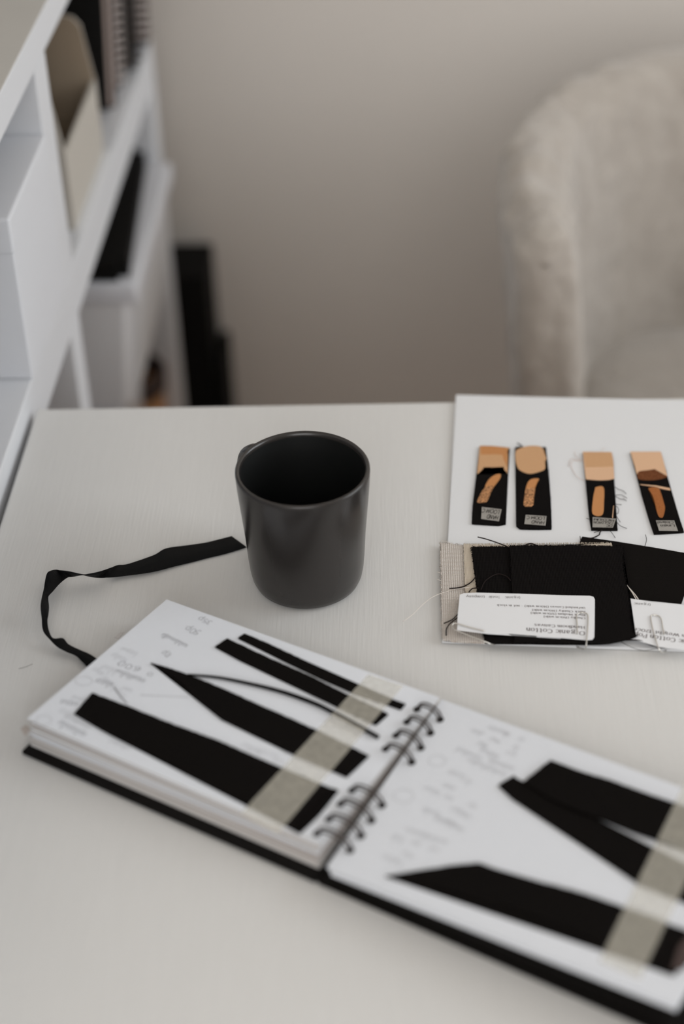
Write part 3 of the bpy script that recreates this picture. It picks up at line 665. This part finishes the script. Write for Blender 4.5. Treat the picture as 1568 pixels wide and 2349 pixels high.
obj('fabric_cutting', cutout([(1556, 2170), (1600, 2120), (1610, 2170), (1563, 2225), (1540, 2222)], PR, .0016, .0005, .0001, .001, 3), 'greybrown', sk, 'brown-black cloth corner at the page edge')
def inside(p, poly):
    r = False; j = len(poly) - 1
    for i in range(len(poly)):
        (xi, yi), (xj, yj) = poly[i], poly[j]
        if (yi > p[1]) != (yj > p[1]) and p[0] < (xj - xi) * (p[1] - yi) / (yj - yi) + xi: r = not r
        j = i
    return r
def tape(A, Bq, C, D, plane, fabs, label):
    """masking tape from side A-B to side D-C, draped over the cuttings"""
    nu, nv = 110, 14; hts = {}
    for i in range(nu + 1):
        for j in range(nv + 1):
            u, v = i / nu, j / nv
            px = (A[0] * (1 - v) + Bq[0] * v) * (1 - u) + (D[0] * (1 - v) + C[0] * v) * u
            py = (A[1] * (1 - v) + Bq[1] * v) * (1 - u) + (D[1] * (1 - v) + C[1] * v) * u
            h = max([t_ for poly, t_ in fabs if inside((px, py), poly)] + [.0001]); hts[i, j] = (px, py, h)
    bm = bmesh.new(); V = {}
    for i in range(nu + 1):
        for j in range(nv + 1):
            px, py, h = hts[i, j]
            hh = max(hts[a_, b_][2] for a_ in range(max(0, i - 1), min(nu, i + 1) + 1) for b_ in range(max(0, j - 1), min(nv, j + 1) + 1))
            V[i, j] = bm.verts.new(plane.at(px, py, hh + .00015))
    for i in range(nu):
        for j in range(nv): bm.faces.new((V[i, j], V[i + 1, j], V[i + 1, j + 1], V[i, j + 1])).smooth = True
    return obj('masking_tape', bm, 'masking', sk, label)
tape((844, 1547), (925, 1573), (637, 1912), (552, 1866), PL, fabL, 'strip of translucent masking tape across the left page')
tape((1572, 1790), (1668, 1822), (1467, 2246), (1374, 2204), PR, fabR, 'strip of translucent masking tape across the right page')
# wire rings
RG = [((956, 1627), (1009, 1651)), ((933, 1656), (987, 1682)), ((908, 1687), (965, 1716)), ((884, 1718), (944, 1749)), ((807, 1813), (876, 1848)), ((781, 1844), (852, 1883)), ((754, 1879), (828, 1918)), ((727, 1912), (803, 1951))]
for a, b in RG:
    A_, B_ = PL.at(*a, .0002), PR.at(*b, .0002); mid = (A_ + B_) / 2; d = B_ - A_; side = E2 * .0014; bm = bmesh.new()
    for s in (-1, 1):
        pts = []
        for k in range(-2, 15):
            an = math.pi * k / 12
            pts.append(mid - d / 2 * math.cos(an) + UPV * (.0065 * math.sin(an)) + side * s)
        tube(bm, pts, .00065, 8)
    for p in (A_, B_):
        vs = [bm.verts.new(p + E1 * .0021 * math.cos(k * math.pi / 8) + E2 * .0026 * math.sin(k * math.pi / 8) + UPV * .0001) for k in range(16)]; bm.faces.new(vs).material_index = 1
    obj('wire_ring', bm, ['wire', 'cover'], sk)
# ribbon marker: the edge on the table and the other edge a ribbon's width away
U_ = [(531, 1231), (500, 1239), (471, 1246), (430, 1252), (381, 1259), (356, 1273), (324, 1285), (289, 1296), (267, 1298), (231, 1310), (203, 1316), (189, 1317), (156, 1310), (131, 1308), (115, 1311), (107, 1319), (101, 1348), (93, 1387), (96, 1423), (99, 1448), (114, 1467), (131, 1484), (153, 1496), (174, 1505), (189, 1519), (215, 1545)]
L_ = [(565, 1256), (520, 1270), (478, 1280), (440, 1290), (399, 1300), (365, 1309), (335, 1315), (289, 1321), (253, 1325), (221, 1324), (199, 1320), (189, 1318), (171, 1321), (155, 1325), (137, 1339), (122, 1356), (110, 1371), (111, 1394), (109, 1423), (112, 1446), (122, 1465), (144, 1465), (157, 1479), (181, 1491), (208, 1503), (240, 1525)]
LIFT = [0, 0, 0, 0, .0005, .001, .0015, .002, .003, .004, .006, .007, .008, .009, .010, .010, .010, .009, .008, .007, .006, .005, .004, .003, .002, .001]
WR = .0105
def other(px, py, Lp):
    v = ray(px, py).normalized(); oc = CAM - Lp; bq = oc.dot(v); cq = oc.dot(oc) - WR * WR; ds = bq * bq - cq
    return CAM + v * (-bq - (math.sqrt(ds) if ds > 0 else 0))
bm = bmesh.new(); prev = None; n = len(U_)
EA, EB = [], []
for i in range(n):
    Lp = at(*L_[i], .7508 + LIFT[i]); Up = at(*U_[i], .7508 + LIFT[i])
    if 5 <= i < 18 and (Up - Lp).length < WR: Up = other(*U_[i], Lp)
    EA.append(Up); EB.append(Lp)
EA = crom(EA, 4); EB = crom(EB, 4)
for a, b in zip(EA, EB):
    cur = (bm.verts.new(a), bm.verts.new(b))
    if prev: bm.faces.new((prev[0], prev[1], cur[1], cur[0])).smooth = True
    prev = cur
rb = obj('ribbon', bm, 'ribbon', sk, 'long black grosgrain marker ribbon looping out past the page edge to the mug')
so = rb.modifiers.new('solid', 'SOLIDIFY'); so.thickness = .0005; so.offset = 1
# a small clear tape tab sticking out of the far page edge
obj('paper_tab', cutout([(262, 1462), (276, 1450), (284, 1450), (272, 1466)], hplane(.762), 0, .0002), 'page2', sk)
obj('page_corner', cutout([(47, 1671), (60, 1662), (70, 1672), (57, 1688)], hplane(.767), 0, .0004), 'page3', sk, 'curled beige page corner')
# ------------------------------------------------------------------ swatch card
CT = .7525; PC = hplane(CT)
A0 = at(1045, 905, CT); A1 = at(1013, 1470, CT); ax = (A1 - A0).normalized(); bx_ = Vector((-ax.y, ax.x, 0)).normalized()
if bx_.x < 0: bx_.negate()
sw = thing('swatch_card', 'A4 white mount card with four bleached black fabric swatches stuck in a row', 'swatch card', (A0 + A1) / 2)
Lc = (A1 - A0).length
bm = bmesh.new(); slab(bm, [A0, A1, A1 + bx_ * .212, A0 + bx_ * .212], UPV, .0021)
bmesh.ops.bevel(bm, geom=list(bm.edges), offset=.0004, segments=2, affect='EDGES')
obj('card', bm, 'card', sw)
def swatch(outline, patches, lab, lines, label, seed, fray=.0003, thb=.0012):
    bm = bmesh.new(); top = .0001 + thb
    cutout(outline, PC, top, thb, fray, .0009, seed, bm, 0); ms = ['canvas_b']
    for pi, (pl, mt) in enumerate(patches):
        if mt.endswith('~'):
            mt = mt[:-1]; k_ = len(pl); q_ = crom([Vector((*pl[i % k_], 0)) for i in range(-1, k_ + 2)], 5)[5:-6]; pl = [(v.x, v.y) for v in q_]
        if mt not in ms: ms.append(mt)
        cutout(pl, PC, top + .00012 + .00006 * pi, .0001, fray * .8, .0009, seed + 3, bm, ms.index(mt))
    o = obj('fabric_swatch', bm, ms, sw, label)
    bm = bmesh.new(); cutout(lab, PC, top + .0005, .00015, 0, 1, 1, bm, 0)
    # lettering reads from the far side: baseline at the far edge side
    P4 = [PC.at(x_, y_, top + .0005) for x_, y_ in lab]      # far-left, far-right, near-right, near-left
    n = len(lines)
    for i, tx in enumerate(lines):          # first line lies nearest the near edge
        f = (n - 1 - i + .16) / n * .92 + .05; 
        s = P4[1].lerp(P4[2], f); e = P4[0].lerp(P4[3], f)
        s2 = s.lerp(e, .06); e2 = s.lerp(e, min(.97, .06 + .155 * len(tx) if len(tx) < 6 else .96)); 
        write(bm, tx, s2, e2, (P4[0] - P4[3]).length / n * .66, UPV, 1, 'pen', .0001, seed + i)
    obj('tape_label', bm, ['tape_l', 'pen'], o)
    return o
za = lambda s: Z(5.6, 1040, 1000, s); zb_ = lambda s: Z(5.64, 1290, 1000, s)
swatch(za("335,128 500,130 720,150 690,180 692,330 690,490 686,600 680,700 665,1000 668,1125 610,1120 590,1140 235,1120 245,900 275,650 300,480 320,300"),
       [(za("335,126 500,128 722,150 692,180 695,330 692,485 655,440 640,395 520,402 390,400 350,450 298,492 318,300"), 'tan'),
        (za("345,128 500,130 690,155 686,400 640,300 625,240 540,235 350,238"), 'tan_or'),
        (za("600,490 598,540 545,615 505,665 480,705 440,712 412,690 405,640 425,600 460,550 530,500"), 'tan_or~'),
        (za("505,650 490,700 460,760 430,840 370,855 300,850 340,750 375,690 420,650 470,640"), 'speck~')],
       za("362,912 615,942 582,1095 352,1065"), ["HAND", "LOOM C"], 'black canvas swatch with a bleached top, leftmost on the card', 11)
swatch(za("786,155 830,135 1000,138 1190,150 1165,190 1190,300 1215,430 1240,720 1250,1000 1256,1188 1130,1190 850,1185 805,1150 810,700 800,400"),
       [(za("835,165 950,130 1090,130 1150,170 1165,220 1190,290 1172,330 1172,420 1100,460 970,485 850,440 808,370 792,270 798,195"), 'tan~'),
        (za("1095,550 1065,605 1045,665 1030,720 990,745 940,735 925,690 935,640 960,585 1010,550"), 'tan_or~'), (za("1045,680 1030,760 1018,890 960,905 900,890 915,760 922,690 980,665"), 'speck~')],
       za("925,1012 1192,1030 1180,1150 908,1130"), ["HAND", "LOOM C"], 'black canvas swatch with a round bleached patch', 12)
w3 = swatch(zb_("262,205 630,210 650,300 665,570 668,700 680,1000 710,1212 540,1212 370,1210 340,1010 300,600 280,400"),
       [(zb_("258,203 632,208 652,300 667,553 600,570 480,575 300,562 278,400"), 'pale_tan'), (zb_("270,210 628,212 645,300 655,395 300,405 285,330"), 'tan'),
        (zb_("430,662 528,665 532,850 512,1020 385,1005 395,800 418,690"), 'tan_or~'), (zb_("655,900 662,900 650,1060 640,1060"), 'pale_tan')],
       zb_("388,1050 688,1070 650,1185 385,1180"), ["OC", "CAULDRON", "MEDIUM"], 'black cotton swatch with a pale top and loose threads', 13, fray=.00015)
w4 = swatch(zb_("875,205 1265,205 1300,320 1340,450 1375,620 1392,700 1440,850 1568,1238 1400,1252 1180,1262 1120,1080 1020,750 965,500 930,380"),
       [(zb_("872,203 1267,203 1302,320 1352,520 1190,430 1080,445 985,460 958,500 928,380"), 'pale_tan'),
        (zb_("985,460 1080,445 1180,438 1190,428 1260,480 1352,520 1300,550 1180,572 1060,572 975,555 965,500"), 'brown~'),
        (zb_("1000,625 1200,640 1385,675 1394,706 1330,690 1180,652 1000,632"), 'pale_tan'),
        (zb_("1110,675 1230,670 1270,740 1300,840 1322,930 1300,1040 1265,1055 1235,1030 1210,950 1190,850 1150,750"), 'rust~')],
       zb_("1205,1092 1440,1092 1490,1228 1245,1225"), ["", "Linen", "Cloland"], 'slanted black linen swatch, rightmost on the card', 14, fray=.00012)
def threads(parent, items, name='loose_thread'):
    for mt, rad, off, pts in items:
        bm = bmesh.new(); q = crom([PC.at(x_, y_, off + .0004 * math.sin(i * 2.1)) for i, (x_, y_) in enumerate(pts)], 4); tube(bm, q, rad, 6); obj(name, bm, mt, parent, smooth=True)
threads(w3, [('thread_b', .00018, .0008, zb_(s)) for s in ("660,650 720,690 780,710 820,750", "665,770 740,760 790,780 830,805", "680,780 740,815 790,820 825,840", "670,880 720,885 760,890", "670,890 720,940 715,1000 690,1005", "690,1030 720,1080 745,1115", "690,1100 740,1160 830,1198", "350,1080 320,1070 305,1066", "600,1215 640,1260 680,1320")]
        + [('thread_b', .0004, .0008, zb_("510,1212 480,1250 470,1280 400,1315 330,1330")), ('thread_b', .0002, .0008, zb_("500,1222 440,1240 405,1250")),
           ('thread_p', .00015, .0005, zb_("290,580 200,540 130,450 110,380 130,320 240,330")), ('thread_p', .00013, .0005, zb_("265,330 200,290 160,250 155,200")), ('thread_p', .00013, .0005, zb_("265,300 190,310 100,300 80,400")), ('thread_p', .00012, .0005, zb_("490,210 520,170 550,155"))])
bm = bmesh.new(); tube(bm, crom([PC.at(x_, y_, .0016) for x_, y_ in za("880,130 850,110 815,92")], 3), .0004, 6); obj('loose_thread', bm, 'thread_b', sw)
bm = bmesh.new(); fibres(bm, za("786,150 1190,145"), PC, .001, .0012, .0008, .00022, 5)
obj('loose_thread', bm, 'thread_b', sw)

# ------------------------------------------------------------------ clipped fabrics and labels lying on the card
zf = lambda s: Z(2.347, 900, 1200, s)
def piece(name, lb, cat, outline, off, th, fray, seed, m_, edges=(), fl=.0012, step=.0009):
    q = thing(name, lb, cat, at(*outline[0], CT), 'fabric samples clipped together at the foot of the card')
    bm = cutout(outline, PC, off + th, th, fray, step, seed)
    for e in edges: fibres(bm, e, PC, off + th * .6, fl, .00075, .00024, seed)
    obj('cloth', bm, m_, q); return q
iv = piece('canvas_sample', 'coarse ivory canvas sample at the left end of the clipped pile', 'fabric sample', zf("258,105 300,110 392,122 400,350 505,641 380,636 270,625 265,500 262,300"), .0001, .0014, .0003, 21, 'ivory',
           [zf("392,120 258,105"), zf("258,105 270,625")], .0010)
cr = piece('canvas_sample', 'finer cream canvas sample, only its edges showing between ivory and black', 'fabric sample', zf("382,113 470,116 700,116 1000,118 1178,107 1185,128 1150,560 520,600 420,500 388,350"), .0016, .0008, .0002, 22, 'cream_c',
           [zf("1180,107 382,113")], .0008)
b3 = piece('fabric_sample', 'smooth black poplin sample at the right of the clipped pile', 'fabric sample', zf("1020,72 1200,98 1400,130 1640,172 1553,435 1265,412 1100,400 1000,118"), .0001, .0007, .00008, 23, 'smooth_b')
b1 = piece('canvas_sample', 'black canvas sample partly under the wider black one', 'fabric sample', zf("428,128 520,126 660,128 760,645 498,643 480,500 462,370 440,250"), .0025, .0012, .0003, 24, 'canvas_b',
           [zf("660,128 428,128"), zf("428,128 462,370 498,643")], .0011)
b2 = piece('canvas_sample', 'wide black canvas sample on top of the clipped pile', 'fabric sample', zf("632,122 800,119 1000,118 1140,122 1240,125 1238,180 1240,260 1262,360 1275,450 1280,540 1285,580 1312,605 1240,625 1180,640 1085,646 880,646 700,642 655,640 645,400"), .0038, .0014, .0004, 25, 'canvas_b',
           [zf("1240,125 632,122"), zf("1312,605 1285,580 1262,360 1240,260 1240,125"), zf("700,644 1085,646 1312,605"), zf("632,122 645,400")], .0011)
threads(iv, [('thread_w', .0002, .0022, zf("420,345 370,350 300,365 220,395 160,440 110,490 55,530")), ('thread_w', .00018, .0020, zf("260,95 290,100 320,112")), ('thread_w', .00015, .0012, zf("262,270 240,262")), ('thread_w', .00015, .0012, zf("262,310 235,300")),
              ('thread_b', .0004, .0030, zf("352,490 320,520 275,540")), ('thread_b', .0004, .0032, zf("355,505 310,540 290,570 288,605"))])
threads(b1, [('thread_b', .00042, .0034, zf("450,285 420,320 370,345 305,352")), ('thread_b', .0004, .0036, zf("465,350 430,352 410,372")), ('thread_b', .0004, .0046, zf("458,75 500,85 570,108 630,132")), ('thread_b', .00035, .0044, zf("475,360 500,310 560,275 610,285 635,310"))])
threads(b2, [('thread_b', .00042, .0030, zf("1240,630 1330,632 1400,660 1490,670")), ('thread_b', .00016, .0022, zf("1230,640 1290,670 1350,686 1420,676 1470,670")), ('thread_w', .0003, .0040, zf("1262,335 1290,375 1310,410")), ('thread_w', .0003, .0040, zf("1264,340 1300,380 1322,410")), ('thread_w', .0002, .0050, zf("700,598 725,605 745,615")),
              ('thread_b', .0005, .0044, zf("690,132 740,110 790,128"))])
threads(b3, [('thread_b', .0002, .0012, zf("1360,62 1366,90 1356,128")), ('thread_b', .0002, .0012, zf("1008,70 1012,95 1010,110"))])
# labels
lz = .0056
z7 = lambda s: Z(4.126, 1020, 1340, s); z9 = lambda s: Z(9.33, 1400, 1350, s)
l1 = bmesh.new(); cutout(z7("140,100 180,85 300,80 700,90 1100,105 1370,110 1405,120 1418,145 1415,400 1412,500 1395,525 1340,530 1150,510 900,490 600,468 400,470 115,435 120,300 135,150"), PC, lz, .00022, 0, 1, 1, l1, 0)
def line(bm, fn, text, a, b, cap, mi, off=lz): write(bm, text, PC.at(*fn(a)[0], off), PC.at(*fn(b)[0], off), cap, UPV, mi, 'serif', .0001)
line(l1, z7, "Organic Cotton", "1322,450", "765,413", .0036, 1); line(l1, z7, "Handloom Canvas", "1322,400", "840,376", .0024, 1)
line(l1, z7, "Chunky (150cm wide)", "1325,316", "930,300", .0017, 1); line(l1, z7, "Black Medium (120cm wide)", "1325,286", "807,266", .0017, 1)
line(l1, z7, "Black Chunky (140cm wide)", "1325,256", "820,237", .0017, 1); line(l1, z7, "Unfinished Canvas (140cm wide) - not in stock", "1325,218", "487,192", .0017, 1)
line(l1, z7, "(rganic", "710,118", "560,118", .0022, 2); line(l1, z7, "Textile", "520,114", "412,112", .0022, 2); line(l1, z7, "(ompany", "375,110", "195,108", .0022, 2)
tag(obj('paper_label', l1, ['label', 'ink', 'ink2']), 'white printed paper label reading Organic Cotton Handloom Canvas, lying on the black canvas', 'label')
l2 = bmesh.new(); cutout(z9("380,212 430,215 600,240 850,290 1200,315 1500,345 1900,372 1900,1350 1400,1292 1050,1250 750,1160 560,1090 380,1060"), PC, .0036, .00022, 0, 1, 1, l2, 0)
line(l2, z9, "Organic Cotton Poplin", "2060,1170", "330,915", .0036, 1, .0036); line(l2, z9, "Medium Weight 120cm", "2060,1055", "440,835", .0027, 1, .0036)
line(l2, z9, "(rganic", "850,325", "480,300", .0022, 2, .0036)
tag(obj('paper_label', l2, ['label', 'ink', 'ink2']), 'white printed paper label at the right edge, partly covered by the black canvas', 'label')
# paper clips
def clip(lb, px, off, tail):
    bm = bmesh.new(); q = [PC.at(x_, y_, off) for x_, y_ in px] + [PC.at(x_, y_, z_) for x_, y_, z_ in tail]
    tube(bm, crom(q, 5), .00042, 8); tag(obj('paper_clip', bm, 'steel', smooth=True), lb, 'paper clip', 'wire paper clips holding the samples')
clip('steel paper clip lying slantwise on the left end of the long label', [(1112, 1448), (1080, 1440), (1049, 1431), (1041, 1430), (1036, 1435), (1039, 1442), (1047, 1447), (1080, 1460), (1112, 1472)], .0062, [(1128, 1478, .003), (1137, 1477, .0005)])
clip('steel paper clip upright at the right end of the long label', [(1324, 1454), (1323, 1430), (1322, 1413), (1329, 1406), (1340, 1406), (1348, 1413), (1347, 1445), (1344, 1478)], .0062, [(1343, 1486, .003), (1336, 1489, .0005), (1322, 1484, .0002)])
clip('steel paper clip on the cut-off label at the right edge', [(1523, 1456), (1519, 1438), (1516, 1421), (1509, 1413), (1496, 1411), (1492, 1417), (1496, 1441), (1503, 1466), (1509, 1486)], .0042, [(1515, 1495, .002), (1522, 1497, .0005), (1527, 1492, .0002)])
# stray hair on the table
bm = bmesh.new(); tube(bm, crom([at(43, 1534, .7503), at(58, 1530, .7506), at(75, 1523, .7503)], 4), .00008, 5)
tag(obj('stray_fibre', bm, 'thread_b'), 'tiny dark fibre on the table left of the sketchbook', 'fibre')
